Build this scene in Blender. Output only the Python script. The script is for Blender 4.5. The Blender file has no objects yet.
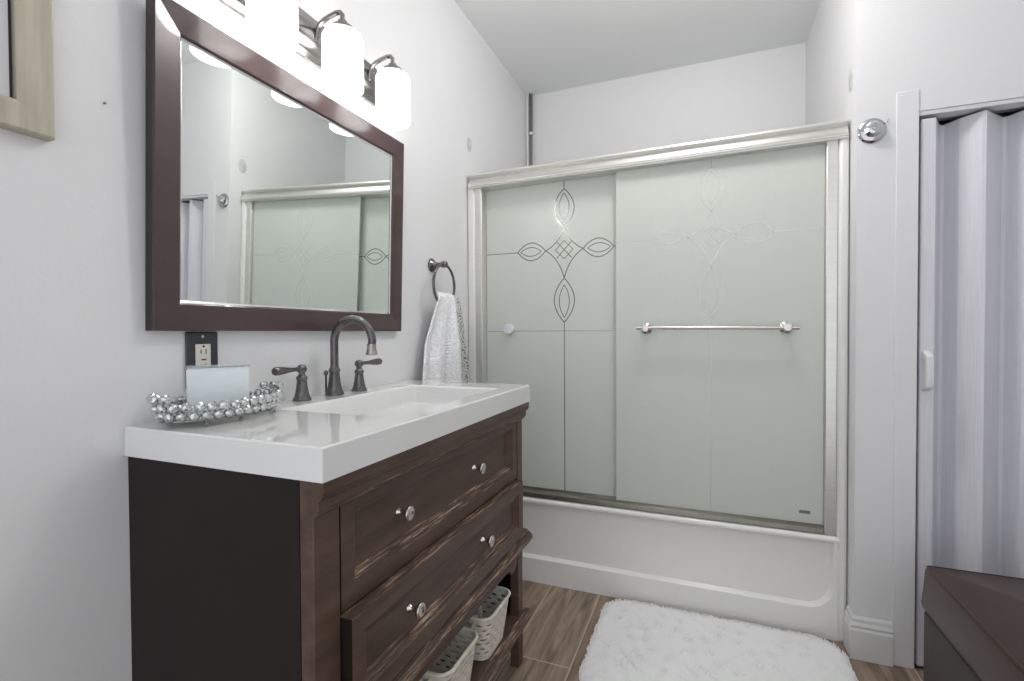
import bpy, bmesh, math, random
from math import sin, cos, pi, radians
from mathutils import Vector, Matrix

S = bpy.context.scene
C = S.collection
random.seed(7)

# ------------------------------------------------------------------ camera
F_PX, YAW, PIT, ROLL = 486.75, -0.378448, -0.01645, -0.004914
CAM = Vector((1.0298, 0.0, 1.11))
c_, s_ = cos(YAW), sin(YAW)
r0 = Vector((c_, -s_, 0)); f0 = Vector((s_, c_, 0)); u0 = Vector((0, 0, 1))
fwd = f0 * cos(PIT) + u0 * sin(PIT)
up = u0 * cos(PIT) - f0 * sin(PIT)
R2 = r0 * cos(ROLL) + up * sin(ROLL)
U2 = up * cos(ROLL) - r0 * sin(ROLL)
cam_data = bpy.data.cameras.new('camera')
cam = bpy.data.objects.new('camera', cam_data); C.objects.link(cam)
m4 = Matrix.Identity(4)
for i in range(3):
    m4[i][0], m4[i][1], m4[i][2], m4[i][3] = R2[i], U2[i], -fwd[i], CAM[i]
cam.matrix_world = m4
cam_data.sensor_width = 36.0
cam_data.lens = F_PX * 36.0 / 1024.0
cam_data.clip_start = 0.02
S.camera = cam

# ------------------------------------------------------------------ world, lights, exposure
w = bpy.data.worlds.new('world'); S.world = w; w.use_nodes = True
bg = w.node_tree.nodes['Background']
bg.inputs[0].default_value = (0.93, 0.96, 1.0, 1)
bg.inputs[1].default_value = 0.95           # even fill light, added through the side left open behind the camera
vs = S.view_settings
vs.view_transform = 'Standard'; vs.look = 'None'; vs.exposure = 0.42; vs.gamma = 1.0
vs.use_curve_mapping = False


def fill_lamp(name, loc, radius, power, col):
    l = bpy.data.lights.new(name, 'POINT'); l.shadow_soft_size = radius; l.energy = power; l.color = col
    o = bpy.data.objects.new(name, l); C.objects.link(o); o.location = loc
    return o


fill_lamp('unseen_fill', (0.98, 1.56, 2.40), 0.10, 11.5, (1.0, 0.975, 0.95))     # added fill light out of view, brightens the alcove and ceiling


# ------------------------------------------------------------------ materials
def new_mat(name):
    m = bpy.data.materials.new(name); m.use_nodes = True
    nt = m.node_tree
    return m, nt, nt.nodes['Principled BSDF']


def node(nt, kind, **kw):
    n = nt.nodes.new(kind)
    for k, v in kw.items():
        setattr(n, k, v)
    return n


def mat(name, col, rough=0.5, metal=0.0, spec=None, trans=0.0, ior=None, coat=0.0, var=0.0, scale=8.0, stretch=(1, 1, 1), bump=0.0, bscale=None, emit=0.0, emit_col=(1, 1, 1), sheen=0.0):
    m, nt, b = new_mat(name)
    b.inputs['Base Color'].default_value = (*col, 1)
    b.inputs['Roughness'].default_value = rough
    b.inputs['Metallic'].default_value = metal
    if spec is not None: b.inputs['Specular IOR Level'].default_value = spec
    b.inputs['Transmission Weight'].default_value = trans
    if ior: b.inputs['IOR'].default_value = ior
    b.inputs['Coat Weight'].default_value = coat
    b.inputs['Sheen Weight'].default_value = sheen
    if emit:
        b.inputs['Emission Color'].default_value = (*emit_col, 1)
        b.inputs['Emission Strength'].default_value = emit
    if var or bump:
        tc = node(nt, 'ShaderNodeTexCoord'); mp = node(nt, 'ShaderNodeMapping')
        mp.inputs['Scale'].default_value = stretch
        nt.links.new(tc.outputs['Object'], mp.inputs['Vector'])
        nz = node(nt, 'ShaderNodeTexNoise'); nz.inputs['Scale'].default_value = scale; nz.inputs['Detail'].default_value = 6
        nt.links.new(mp.outputs[0], nz.inputs['Vector'])
        if var:
            rp = node(nt, 'ShaderNodeValToRGB')
            rp.color_ramp.elements[0].position = 0.3; rp.color_ramp.elements[1].position = 0.7
            rp.color_ramp.elements[0].color = (*[max(0, x * (1 - var)) for x in col], 1)
            rp.color_ramp.elements[1].color = (*[min(1, x * (1 + var)) for x in col], 1)
            nt.links.new(nz.outputs['Fac'], rp.inputs['Fac']); nt.links.new(rp.outputs[0], b.inputs['Base Color'])
        if bump:
            bp = node(nt, 'ShaderNodeBump'); bp.inputs['Strength'].default_value = bump; bp.inputs['Distance'].default_value = 0.004
            src = nz
            if bscale:
                src = node(nt, 'ShaderNodeTexNoise'); src.inputs['Scale'].default_value = bscale; src.inputs['Detail'].default_value = 4
                nt.links.new(mp.outputs[0], src.inputs['Vector'])
            nt.links.new(src.outputs['Fac'], bp.inputs['Height']); nt.links.new(bp.outputs[0], b.inputs['Normal'])
    return m


M = {}
M['wall'] = mat('wall_paint', (0.79, 0.79, 0.80), 0.55, var=0.02, scale=2, bump=0.08, bscale=120)
M['ceiling'] = mat('ceiling_paint', (0.91, 0.92, 0.925), 0.8, var=0.01, scale=2)
M['trimwhite'] = mat('trim_paint', (0.72, 0.72, 0.715), 0.35)
M['patch'] = mat('patch_plaster', (0.60, 0.60, 0.595), 0.7, var=0.15, scale=40)
M['tub'] = mat('tub_enamel', (0.88, 0.87, 0.85), 0.22, coat=0.3)
M['flange'] = mat('surround_acrylic', (0.80, 0.80, 0.775), 0.28)
M['alu'] = mat('satin_aluminium', (0.74, 0.73, 0.70), 0.38, 0.85, var=0.04, scale=30, stretch=(0.1, 1, 4))
M['alu_reflect_dark'] = mat('aluminium_dark_reflection', (0.22, 0.215, 0.185), 0.35, 0.8, var=0.08, scale=20)  # frame aluminium with a dark reflection put into its colour
M['alu_dark'] = mat('dark_seal', (0.10, 0.10, 0.09), 0.6)  # even dark grey for a seal
M['nickel'] = mat('brushed_nickel', (0.62, 0.59, 0.57), 0.25, 1.0)
M['nickel_dark'] = mat('satin_nickel', (0.30, 0.285, 0.275), 0.22, 1.0)
M['chrome'] = mat('chrome', (0.55, 0.56, 0.57), 0.06, 1.0)
M['bronze'] = mat('oil_rubbed_bronze', (0.15, 0.14, 0.145), 0.24, 0.85, var=0.2, scale=30)
M['bronze_hi'] = mat('worn_bronze', (0.42, 0.38, 0.36), 0.25, 0.9)
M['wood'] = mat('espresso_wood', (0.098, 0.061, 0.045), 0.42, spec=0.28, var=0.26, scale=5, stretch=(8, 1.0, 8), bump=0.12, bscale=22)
M['wood_shaded'] = mat('espresso_shaded', (0.014, 0.0105, 0.0092), 0.5, spec=0.25, var=0.22, scale=5, stretch=(3, 3, 1.0))  # same espresso wood, shade of the sides put into the colour
M['dark'] = mat('recess_shade', (0.012, 0.010, 0.009), 0.8)  # near-black, shade of recesses and gaps put into the colour
M['frame'] = mat('mahogany_frame', (0.058, 0.032, 0.031), 0.27, var=0.12, scale=6, stretch=(4, 1, 4), coat=0.35)
M['frame_edge'] = mat('mahogany_frame_edge', (0.022, 0.015, 0.015), 0.4)
M['bevelstrip'] = mat('mirror_bevel', (0.88, 0.88, 0.9), 0.12, 0.9)
M['mirror'] = mat('mirror_glass', (0.80, 0.845, 0.82), 0.004, 1.0)
M['top'] = mat('cultured_marble', (0.79, 0.79, 0.78), 0.10, coat=0.6)
M['plate'] = mat('charcoal_plate', (0.06, 0.062, 0.07), 0.32, 0.4)
M['ivory'] = mat('ivory_plastic', (0.72, 0.69, 0.61), 0.35)
M['slot'] = mat('slot_black', (0.015, 0.015, 0.015), 0.6)
M['crystal'] = mat('crystal_bead', (0.97, 0.98, 0.98), 0.02, 0.0, trans=0.75, ior=1.55, coat=0.8)
M['bead'] = mat('mirrored_crystal', (0.60, 0.61, 0.61), 0.03, 0.9, coat=0.6)
M['candle'] = mat('pale_blue_block', (0.85, 0.91, 0.935), 0.28, trans=0.12, var=0.05, scale=14, stretch=(1, 1, 3))
M['clear'] = mat('clear_glass', (0.90, 0.95, 0.97), 0.03, trans=0.8, ior=1.4)
M['vinyl'] = mat('accordion_vinyl', (0.74, 0.735, 0.785), 0.42, var=0.06, scale=10, stretch=(30, 30, 0.6))
M['leather'] = mat('brown_leatherette', (0.052, 0.029, 0.024), 0.30, spec=0.30, var=0.15, scale=4, bump=0.06, bscale=220)
M['leather_body'] = mat('brown_leatherette_body', (0.040, 0.026, 0.023), 0.42, spec=0.25, bump=0.06, bscale=220)
M['rug'] = mat('white_pile', (0.97, 0.97, 0.97), 0.9, sheen=0.5)
M['basket'] = mat('cream_plastic_weave', (0.76, 0.72, 0.63), 0.5, var=0.10, scale=60)
M['green'] = mat('green_plastic', (0.05, 0.11, 0.06), 0.3)
M['redcap'] = mat('red_cap', (0.40, 0.07, 0.05), 0.35)
M['whitecap'] = mat('white_plastic', (0.78, 0.77, 0.75), 0.35)
M['handle'] = mat('white_handle', (0.80, 0.80, 0.82), 0.3)
M['pole'] = mat('grey_pole', (0.17, 0.175, 0.18), 0.35, 0.6)
M['picframe'] = mat('whitewashed_wood', (0.47, 0.44, 0.345), 0.6, var=0.16, scale=5, stretch=(14, 14, 1.2))
M['paper'] = mat('art_paper', (0.62, 0.62, 0.64), 0.5)
M['ink'] = mat('ink', (0.03, 0.03, 0.035), 0.6)
M['liner'] = mat('frame_liner', (0.06, 0.055, 0.05), 0.6)
M['etch_dark'] = mat('etch_reflection_and_mark', (0.26, 0.28, 0.27), 0.10, 0.45)  # left pane's etched lines, darker reflection put into the colour; maker mark too
M['etch_pale'] = mat('etch_reflection_pale', (0.72, 0.74, 0.70), 0.2, 0.0)  # same etched lines, right pane's paler reflection put into the colour


def worn_wood():
    m, nt, b = new_mat('worn_wood_edge')
    tc = node(nt, 'ShaderNodeTexCoord'); mp = node(nt, 'ShaderNodeMapping'); mp.inputs['Scale'].default_value = (60, 5, 130)
    nt.links.new(tc.outputs['Object'], mp.inputs['Vector'])
    nz = node(nt, 'ShaderNodeTexNoise'); nz.inputs['Scale'].default_value = 2.0; nz.inputs['Detail'].default_value = 5; nz.inputs['Roughness'].default_value = 0.7
    nt.links.new(mp.outputs[0], nz.inputs['Vector'])
    rp = node(nt, 'ShaderNodeValToRGB'); e = rp.color_ramp.elements
    e[0].position = 0.47; e[0].color = (0.075, 0.050, 0.040, 1)
    e[1].position = 0.66; e[1].color = (0.50, 0.38, 0.28, 1)
    k = e.new(0.55); k.color = (0.17, 0.105, 0.075, 1)
    nt.links.new(nz.outputs['Fac'], rp.inputs['Fac']); nt.links.new(rp.outputs[0], b.inputs['Base Color'])
    b.inputs['Roughness'].default_value = 0.6; b.inputs['Specular IOR Level'].default_value = 0.3
    return m


M['worn'] = worn_wood()


FLX = 1.672 + 0.9 * 0.43


def floor_mat():
    m, nt, b = new_mat('wood_look_tile')
    tc = node(nt, 'ShaderNodeTexCoord'); mp = node(nt, 'ShaderNodeMapping')
    mp.inputs['Rotation'].default_value = (0, 0, radians(90))
    mp.inputs['Location'].default_value = (FLX, 0.016, 0)
    nt.links.new(tc.outputs['Object'], mp.inputs['Vector'])

    def brick(c1, c2, mo, row, ms):
        br = node(nt, 'ShaderNodeTexBrick'); br.offset = 0.43; br.offset_frequency = 2
        br.inputs['Scale'].default_value = 1.0; br.inputs['Brick Width'].default_value = 0.90; br.inputs['Row Height'].default_value = row
        br.inputs['Mortar Size'].default_value = ms; br.inputs['Mortar Smooth'].default_value = 0.1; br.inputs['Bias'].default_value = 0.0
        br.inputs['Color1'].default_value = c1; br.inputs['Color2'].default_value = c2; br.inputs['Mortar'].default_value = mo
        nt.links.new(mp.outputs[0], br.inputs['Vector'])
        return br
    br = brick((0.225, 0.165, 0.122, 1), (0.285, 0.22, 0.17, 1), (0.43, 0.36, 0.28, 1), 0.2105, 0.0024)
    rnd = brick((0, 0, 0, 1), (1, 1, 1, 1), (0.5, 0.5, 0.5, 1), 0.10525, 0.0)
    # streaky grain, shifted from plank to plank
    mp2 = node(nt, 'ShaderNodeMapping'); mp2.inputs['Scale'].default_value = (16, 1.7, 1)
    nt.links.new(tc.outputs['Object'], mp2.inputs['Vector'])
    add = node(nt, 'ShaderNodeVectorMath', operation='MULTIPLY_ADD')
    add.inputs[1].default_value = (9, 9, 9)
    nt.links.new(rnd.outputs['Color'], add.inputs[0]); nt.links.new(mp2.outputs[0], add.inputs[2])
    nz = node(nt, 'ShaderNodeTexNoise'); nz.inputs['Scale'].default_value = 1.6; nz.inputs['Detail'].default_value = 8; nz.inputs['Roughness'].default_value = 0.62
    nz.inputs['Distortion'].default_value = 0.6
    nt.links.new(add.outputs[0], nz.inputs['Vector'])
    rp = node(nt, 'ShaderNodeValToRGB'); e = rp.color_ramp.elements
    e[0].position = 0.30; e[0].color = (0.40, 0.38, 0.36, 1); e[1].position = 0.66; e[1].color = (1.75, 1.7, 1.64, 1)
    nt.links.new(nz.outputs['Fac'], rp.inputs['Fac'])
    mx = node(nt, 'ShaderNodeMix', data_type='RGBA', blend_type='MULTIPLY'); mx.inputs[0].default_value = 1.0
    nt.links.new(br.outputs['Color'], mx.inputs[6]); nt.links.new(rp.outputs[0], mx.inputs[7])
    mx2 = node(nt, 'ShaderNodeMix', data_type='RGBA'); nt.links.new(br.outputs['Fac'], mx2.inputs[0])
    nt.links.new(mx.outputs[2], mx2.inputs[6]); mx2.inputs[7].default_value = (0.52, 0.44, 0.33, 1)
    nt.links.new(mx2.outputs[2], b.inputs['Base Color'])
    bp = node(nt, 'ShaderNodeBump'); bp.inputs['Strength'].default_value = 0.25; bp.inputs['Distance'].default_value = 0.002; bp.invert = True
    nt.links.new(br.outputs['Fac'], bp.inputs['Height']); nt.links.new(bp.outputs[0], b.inputs['Normal'])
    b.inputs['Roughness'].default_value = 0.42
    return m


M['floor'] = floor_mat()


def frosted():
    m, nt, b = new_mat('frosted_glass')
    out = nt.nodes['Material Output']
    df = node(nt, 'ShaderNodeBsdfDiffuse'); df.inputs[0].default_value = (0.87, 0.905, 0.845, 1)
    tr = node(nt, 'ShaderNodeBsdfTranslucent'); tr.inputs[0].default_value = (0.88, 0.91, 0.86, 1)
    mx = node(nt, 'ShaderNodeMixShader'); mx.inputs[0].default_value = 0.32
    nt.links.new(df.outputs[0], mx.inputs[1]); nt.links.new(tr.outputs[0], mx.inputs[2])
    gl = node(nt, 'ShaderNodeBsdfGlossy'); gl.inputs['Roughness'].default_value = 0.26
    fr = node(nt, 'ShaderNodeFresnel'); fr.inputs[0].default_value = 1.5
    mx2 = node(nt, 'ShaderNodeMixShader')
    nt.links.new(fr.outputs[0], mx2.inputs[0]); nt.links.new(mx.outputs[0], mx2.inputs[1]); nt.links.new(gl.outputs[0], mx2.inputs[2])
    nt.links.new(mx2.outputs[0], out.inputs['Surface'])
    return m


M['frost'] = frosted()


def shade_mat():
    m, nt, b = new_mat('opal_glass_shade')
    out = nt.nodes['Material Output']
    df = node(nt, 'ShaderNodeBsdfDiffuse'); df.inputs[0].default_value = (0.85, 0.85, 0.85, 1)
    tr = node(nt, 'ShaderNodeBsdfTranslucent'); tr.inputs[0].default_value = (0.9, 0.9, 0.9, 1)
    mx = node(nt, 'ShaderNodeMixShader'); mx.inputs[0].default_value = 0.6
    em = node(nt, 'ShaderNodeEmission'); em.inputs[1].default_value = 1.1
    ad = node(nt, 'ShaderNodeAddShader')
    nt.links.new(df.outputs[0], mx.inputs[1]); nt.links.new(tr.outputs[0], mx.inputs[2])
    nt.links.new(mx.outputs[0], ad.inputs[0]); nt.links.new(em.outputs[0], ad.inputs[1])
    nt.links.new(ad.outputs[0], out.inputs['Surface'])
    return m


M['shade'] = shade_mat()
M['bulb'] = mat('lit_bulb', (1, 1, 1), 0.4, emit=22.0, emit_col=(1.0, 0.97, 0.93))


def towel_mat(name, base, shade, hole, amount):
    # embossed flowers: petals from the angle around voronoi cell centres, small lace holes between them
    m, nt, b = new_mat(name)
    tc = node(nt, 'ShaderNodeTexCoord'); mp = node(nt, 'ShaderNodeMapping'); mp.inputs['Scale'].default_value = (0.3, 1, 1)
    nt.links.new(tc.outputs['Object'], mp.inputs['Vector'])
    vo = node(nt, 'ShaderNodeTexVoronoi'); vo.inputs['Scale'].default_value = 26
    v2 = node(nt, 'ShaderNodeTexVoronoi'); v2.inputs['Scale'].default_value = 150
    nz = node(nt, 'ShaderNodeTexNoise'); nz.inputs['Scale'].default_value = 70; nz.inputs['Detail'].default_value = 3
    for t_ in (vo, v2, nz): nt.links.new(mp.outputs[0], t_.inputs['Vector'])
    sn = node(nt, 'ShaderNodeMath', operation='SINE'); ml = node(nt, 'ShaderNodeMath', operation='MULTIPLY_ADD')
    ml.inputs[1].default_value = 26.0
    nt.links.new(vo.outputs['Distance'], ml.inputs[0])
    sc = node(nt, 'ShaderNodeMath', operation='MULTIPLY'); sc.inputs[1].default_value = 9.0
    nt.links.new(nz.outputs['Fac'], sc.inputs[0]); nt.links.new(sc.outputs[0], ml.inputs[2]); nt.links.new(ml.outputs[0], sn.inputs[0])
    rp = node(nt, 'ShaderNodeValToRGB'); e = rp.color_ramp.elements
    e[0].position = 0.15; e[0].color = (*shade, 1); e[1].position = 0.55; e[1].color = (*base, 1)
    mr = node(nt, 'ShaderNodeMapRange'); mr.inputs['From Min'].default_value = -1
    nt.links.new(sn.outputs[0], mr.inputs['Value']); nt.links.new(mr.outputs[0], rp.inputs['Fac'])
    th = node(nt, 'ShaderNodeMath', operation='LESS_THAN'); th.inputs[1].default_value = amount
    nt.links.new(v2.outputs['Distance'], th.inputs[0])
    mk = node(nt, 'ShaderNodeMath', operation='LESS_THAN'); mk.inputs[1].default_value = 0.45
    nt.links.new(mr.outputs[0], mk.inputs[0])
    both = node(nt, 'ShaderNodeMath', operation='MULTIPLY'); nt.links.new(th.outputs[0], both.inputs[0]); nt.links.new(mk.outputs[0], both.inputs[1])
    mx = node(nt, 'ShaderNodeMix', data_type='RGBA'); nt.links.new(both.outputs[0], mx.inputs[0]); nt.links.new(rp.outputs[0], mx.inputs[6]); mx.inputs[7].default_value = (*hole, 1)
    nt.links.new(mx.outputs[2], b.inputs['Base Color'])
    bp = node(nt, 'ShaderNodeBump'); bp.inputs['Strength'].default_value = 0.55; bp.inputs['Distance'].default_value = 0.004
    nt.links.new(mr.outputs[0], bp.inputs['Height']); nt.links.new(bp.outputs[0], b.inputs['Normal'])
    b.inputs['Roughness'].default_value = 0.85
    return m


M['towel'] = towel_mat('white_lace_cloth', (0.92, 0.92, 0.93), (0.86, 0.86, 0.875), (0.42, 0.42, 0.43), 0.22)
M['lace'] = towel_mat('grey_lace_cloth', (0.74, 0.75, 0.73), (0.52, 0.53, 0.51), (0.10, 0.11, 0.10), 0.42)


# ------------------------------------------------------------------ mesh helpers
class MB:
    """Collects shapes into one bmesh; build() links them as one mesh object."""

    def __init__(s):
        s.bm = bmesh.new(); s.slot = 0

    def face(s, vs, slot=None):
        try:
            f = s.bm.faces.new(vs)
            f.material_index = s.slot if slot is None else slot
            return f
        except ValueError:
            return None

    def box(s, x0, x1, y0, y1, z0, z1, mtx=None):
        P = [(x0, y0, z0), (x1, y0, z0), (x1, y1, z0), (x0, y1, z0), (x0, y0, z1), (x1, y0, z1), (x1, y1, z1), (x0, y1, z1)]
        v = [s.bm.verts.new((mtx @ Vector(p)) if mtx else p) for p in P]
        for f in ((0, 3, 2, 1), (4, 5, 6, 7), (0, 1, 5, 4), (1, 2, 6, 5), (2, 3, 7, 6), (3, 0, 4, 7)):
            s.face([v[i] for i in f])
        return s

    def prism(s, prof, fn, caps=True, a=0.0, b=1.0):
        """prof: closed list of 2D points; fn(p, t) -> 3D at t=a and t=b."""
        A = [s.bm.verts.new(fn(p, a)) for p in prof]; B = [s.bm.verts.new(fn(p, b)) for p in prof]
        n = len(prof)
        for i in range(n):
            j = (i + 1) % n
            s.face([A[i], A[j], B[j], B[i]])
        if caps:
            s.face(A[::-1]); s.face(B)
        return s

    def tube(s, pts, r, n=12, closed=False, caps=True):
        pts = [Vector(p) for p in pts]; m = len(pts)
        rr = r if isinstance(r, (list, tuple)) else [r] * m
        T = []
        for i in range(m):
            if closed:
                t = pts[(i + 1) % m] - pts[i - 1]
            else:
                t = pts[min(i + 1, m - 1)] - pts[max(i - 1, 0)]
            T.append(t.normalized())
        ref = Vector((0, 0, 1)) if abs(T[0].z) < 0.9 else Vector((0, 1, 0))
        nrm = (ref - T[0] * ref.dot(T[0])).normalized()
        rings = []
        for i in range(m):
            nrm = (nrm - T[i] * nrm.dot(T[i])).normalized()
            bn = T[i].cross(nrm)
            rings.append([s.bm.verts.new(pts[i] + (nrm * cos(2 * pi * k / n) + bn * sin(2 * pi * k / n)) * rr[i]) for k in range(n)])
        for i in range(m if closed else m - 1):
            A, B = rings[i], rings[(i + 1) % m]
            for k in range(n):
                s.face([A[k], A[(k + 1) % n], B[(k + 1) % n], B[k]])
        if caps and not closed:
            s.face(rings[0][::-1]); s.face(rings[-1])
        return s

    def lathe(s, prof, org=(0, 0, 0), axis='z', n=24, mtx=None):
        """prof: list of (r, h) from bottom to top; capped where r is 0 or at open ends."""
        org = Vector(org)

        def P(r, h, a):
            if axis == 'z': v = Vector((r * cos(a), r * sin(a), h))
            elif axis == 'x': v = Vector((h, r * cos(a), r * sin(a)))
            else: v = Vector((r * sin(a), h, r * cos(a)))
            if mtx: v = mtx @ v
            return org + v
        rings = []
        for r, h in prof:
            if r < 1e-6: rings.append([s.bm.verts.new(P(0, h, 0))])
            else: rings.append([s.bm.verts.new(P(r, h, 2 * pi * k / n)) for k in range(n)])
        for A, B in zip(rings, rings[1:]):
            for k in range(n):
                j = (k + 1) % n
                if len(A) == 1 and len(B) == 1: continue
                if len(A) == 1: s.face([A[0], B[j], B[k]])
                elif len(B) == 1: s.face([A[k], A[j], B[0]])
                else: s.face([A[k], A[j], B[j], B[k]])
        if len(rings[0]) > 1: s.face(rings[0][::-1])
        if len(rings[-1]) > 1: s.face(rings[-1])
        return s

    def build(s, name, m, parent=None, bevel=0.0, seg=2, smooth=False, angle=40, subsurf=0):
        bmesh.ops.recalc_face_normals(s.bm, faces=s.bm.faces)
        me = bpy.data.meshes.new(name); s.bm.to_mesh(me); s.bm.free()
        for k in (m if isinstance(m, (list, tuple)) else [m]): me.materials.append(k)
        o = bpy.data.objects.new(name, me); C.objects.link(o)
        if parent: o.parent = parent
        if bevel:
            md = o.modifiers.new('bevel', 'BEVEL'); md.width = bevel; md.segments = seg; md.limit_method = 'ANGLE'; md.angle_limit = radians(35)
        if subsurf:
            md = o.modifiers.new('sub', 'SUBSURF'); md.levels = subsurf; md.render_levels = subsurf
        if smooth or bevel:
            for p in me.polygons: p.use_smooth = True
            if not subsurf:
                try: me.set_sharp_from_angle(angle=radians(angle))
                except Exception: pass
        return o


def tag(o, label, cat, group=None):
    o['label'] = label; o['category'] = cat
    if group: o['group'] = group
    return o


def thing(name, label, cat, loc=(0, 0, 0), group=None):
    o = bpy.data.objects.new(name, None); C.objects.link(o); o.location = loc
    o.empty_display_size = 0.05
    return tag(o, label, cat, group)


def struct(name, mb, m, parent=None, **kw):
    o = mb.build(name, m, parent, **kw); o['kind'] = 'structure'
    return o


class At(MB):
    """MB whose world coordinates are shifted into a parent's frame on build."""

    def __init__(s, root):
        super().__init__(); s.root = root

    def build(s, name, m, parent=None, **kw):
        loc = Vector((0, 0, 0)); p = parent or s.root
        while p: loc += p.location; p = p.parent
        bmesh.ops.translate(s.bm, verts=s.bm.verts, vec=-loc)
        return super().build(name, m, parent or s.root, **kw)


def arc(cx, cy, r, a0, a1, n):
    return [(cx + r * cos(radians(a0 + (a1 - a0) * k / n)), cy + r * sin(radians(a0 + (a1 - a0) * k / n))) for k in range(n + 1)]


# ------------------------------------------------------------------ room shell
YF, YB, CZ = 1.952, 2.866, 2.572          # closet wall front, alcove back wall, ceiling
YR = -0.9                                 # the room goes on behind the camera
struct('floor', MB().box(-0.12, 2.57, YR, 2.98, -0.06, 0.0), M['floor'])
struct('ceiling', MB().box(-0.12, 2.57, YR, 2.98, CZ, CZ + 0.06), M['ceiling'])
struct('wall_left', MB().box(-0.12, 0.0, YR, 2.98, 0, CZ), M['wall'])
struct('wall_back', MB().box(0.0, 1.5, YB, YB + 0.11, 0, CZ), M['wall'])
struct('wall_right', MB().box(2.45, 2.57, YR, 2.98, 0, CZ), M['wall'])
OX0, OX1, OZ = 1.667, 2.40, 1.812
wb = MB()
XP = [1.5, OX0, OX1, 2.45]; ZP = [0.0, OZ + 0.004, CZ]
gf = {(a, c_i, k): wb.bm.verts.new((XP[a], yy, ZP[c_i])) for a in range(4) for c_i in range(3) for k, yy in enumerate((YF, YF + 0.12))}
for a in range(3):
    for c_i in range(2):
        if (a, c_i) == (1, 0): continue
        for k in (0, 1): wb.face([gf[a, c_i, k], gf[a + 1, c_i, k], gf[a + 1, c_i + 1, k], gf[a, c_i + 1, k]])
for (p, q) in (((0, 0), (0, 1)), ((0, 1), (0, 2)), ((1, 0), (1, 1)), ((2, 0), (2, 1)), ((1, 1), (2, 1)), ((3, 0), (3, 1)), ((3, 1), (3, 2)), ((0, 2), (1, 2)), ((1, 2), (2, 2)), ((2, 2), (3, 2)), ((0, 0), (1, 0)), ((2, 0), (3, 0))):
    wb.face([gf[p + (0,)], gf[q + (0,)], gf[q + (1,)], gf[p + (1,)]])
wb.box(1.5, 1.6, YF + 0.12, 2.976, 0, CZ)
struct('wall_closet', wb, M['wall'])
struct('wall_closet_back', MB().box(1.6, 2.45, 2.75, 2.86, 0, CZ), M['wall'])
# door casing strip left of the folding door and the baseboard that wraps the wall end
struct('trim_1', MB().box(1.607, OX0, YF - 0.004, YF, 0, 1.885), M['wall'], bevel=0.0025)
bprof = [(0, 0), (0.014, 0), (0.014, 0.098), (0.010, 0.106), (0.012, 0.114), (0.007, 0.124), (0.006, 0.134), (0.0, 0.143)]
b = MB()
ring = []
for d, z in bprof:
    ring.append([b.bm.verts.new(p) for p in ((1.5 - d, 2.024, z), (1.5 - d, YF - d, z), (1.607, YF - d, z))])
for A, B in zip(ring, ring[1:]):
    for k in range(2): b.face([A[k], A[k + 1], B[k + 1], B[k]])
b.face([r[0] for r in ring]); b.face([r[2] for r in ring])
struct('baseboard_closet', b, M['trimwhite'])

# ------------------------------------------------------------------ folding closet door
door = bpy.data.objects.new('door_1', None); C.objects.link(door); door.location = (OX0, YF, 0); door['kind'] = 'structure'
tag(door, 'pale grey vinyl accordion folding door closing the closet opening', 'door')
At(door).box(OX0, OX1, YF + 0.002, YF + 0.05, OZ - 0.010, OZ + 0.003).build('track', M['trimwhite'])
At(door).box(1.676, 1.716, YF + 0.006, YF + 0.03, 0.008, 1.792).build('lead_post', M['vinyl'], bevel=0.004)
zz = [(1.716, YF + 0.018)]
x = 1.763
zz += [(x - 0.006, YF + 0.098), (x + 0.006, YF + 0.100)]
while x < 2.34:
    zz += [(x + 0.028, YF + 0.058), (x + 0.070, YF + 0.016), (x + 0.080, YF + 0.014), (x + 0.153, YF + 0.098), (x + 0.165, YF + 0.100)]
    x += 0.16
zz = [(min(a, 2.395), b_) for a, b_ in zz]
b = At(door)
prev = None
for (px, py) in zz:
    cur = [b.bm.verts.new(q) for q in ((px, py, 0.010), (px, py, 1.795), (px, py + 0.006, 1.795), (px, py + 0.006, 0.010))]
    if prev:
        for k in range(4): b.face([prev[k], prev[(k + 1) % 4], cur[(k + 1) % 4], cur[k]])
    else: b.face(cur[::-1])
    prev = cur
b.face(prev)
b.build('folding_panel', M['vinyl'])
hz0, hz1, hx = 0.912, 1.045, 1.694
hp = [(YF + 0.006, hz0), (YF - 0.028, hz0 + 0.016), (YF - 0.031, hz0 + 0.03), (YF - 0.031, hz1 - 0.03), (YF - 0.028, hz1 - 0.016), (YF + 0.006, hz1),
      (YF + 0.006, hz1 - 0.018), (YF - 0.012, hz1 - 0.030), (YF - 0.012, hz0 + 0.030), (YF + 0.006, hz0 + 0.018)]
At(door).prism(hp, lambda p, t: (hx - 0.011 + 0.020 * t, p[0], p[1])).build('handle', M['handle'], bevel=0.003)

# ------------------------------------------------------------------ bathtub and surround
YT, TX0, TX1, TZ = 2.030, 0.002, 1.484, 0.372
tub = thing('bathtub', 'white alcove bathtub with recessed front panel below the sliding glass doors', 'bathtub', (0.74, 2.4, 0))
b = At(tub)


def uprof(x0, x1, z0, z1, r, n=8):
    return [(x0, z1)] + arc(x0 + r, z0 + r, r, 180, 270, n) + arc(x1 - r, z0 + r, r, 270, 360, n) + [(x1, z1)]


levels = [(uprof(TX0, TX1, 0.0, 0.352, 0.0005), YT), (uprof(0.04, 1.458, 0.105, 0.352, 0.085), YT),
          (uprof(0.042, 1.456, 0.108, 0.352, 0.083), YT + 0.004), (uprof(0.050, 1.448, 0.115, 0.352, 0.080), YT + 0.019)]
rings = [[b.bm.verts.new((px, y, pz)) for px, pz in pr] for pr, y in levels]
for A, B in zip(rings, rings[1:]):
    for k in range(len(A) - 1): b.face([A[k], A[k + 1], B[k + 1], B[k]])
b.face(rings[-1])
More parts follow.
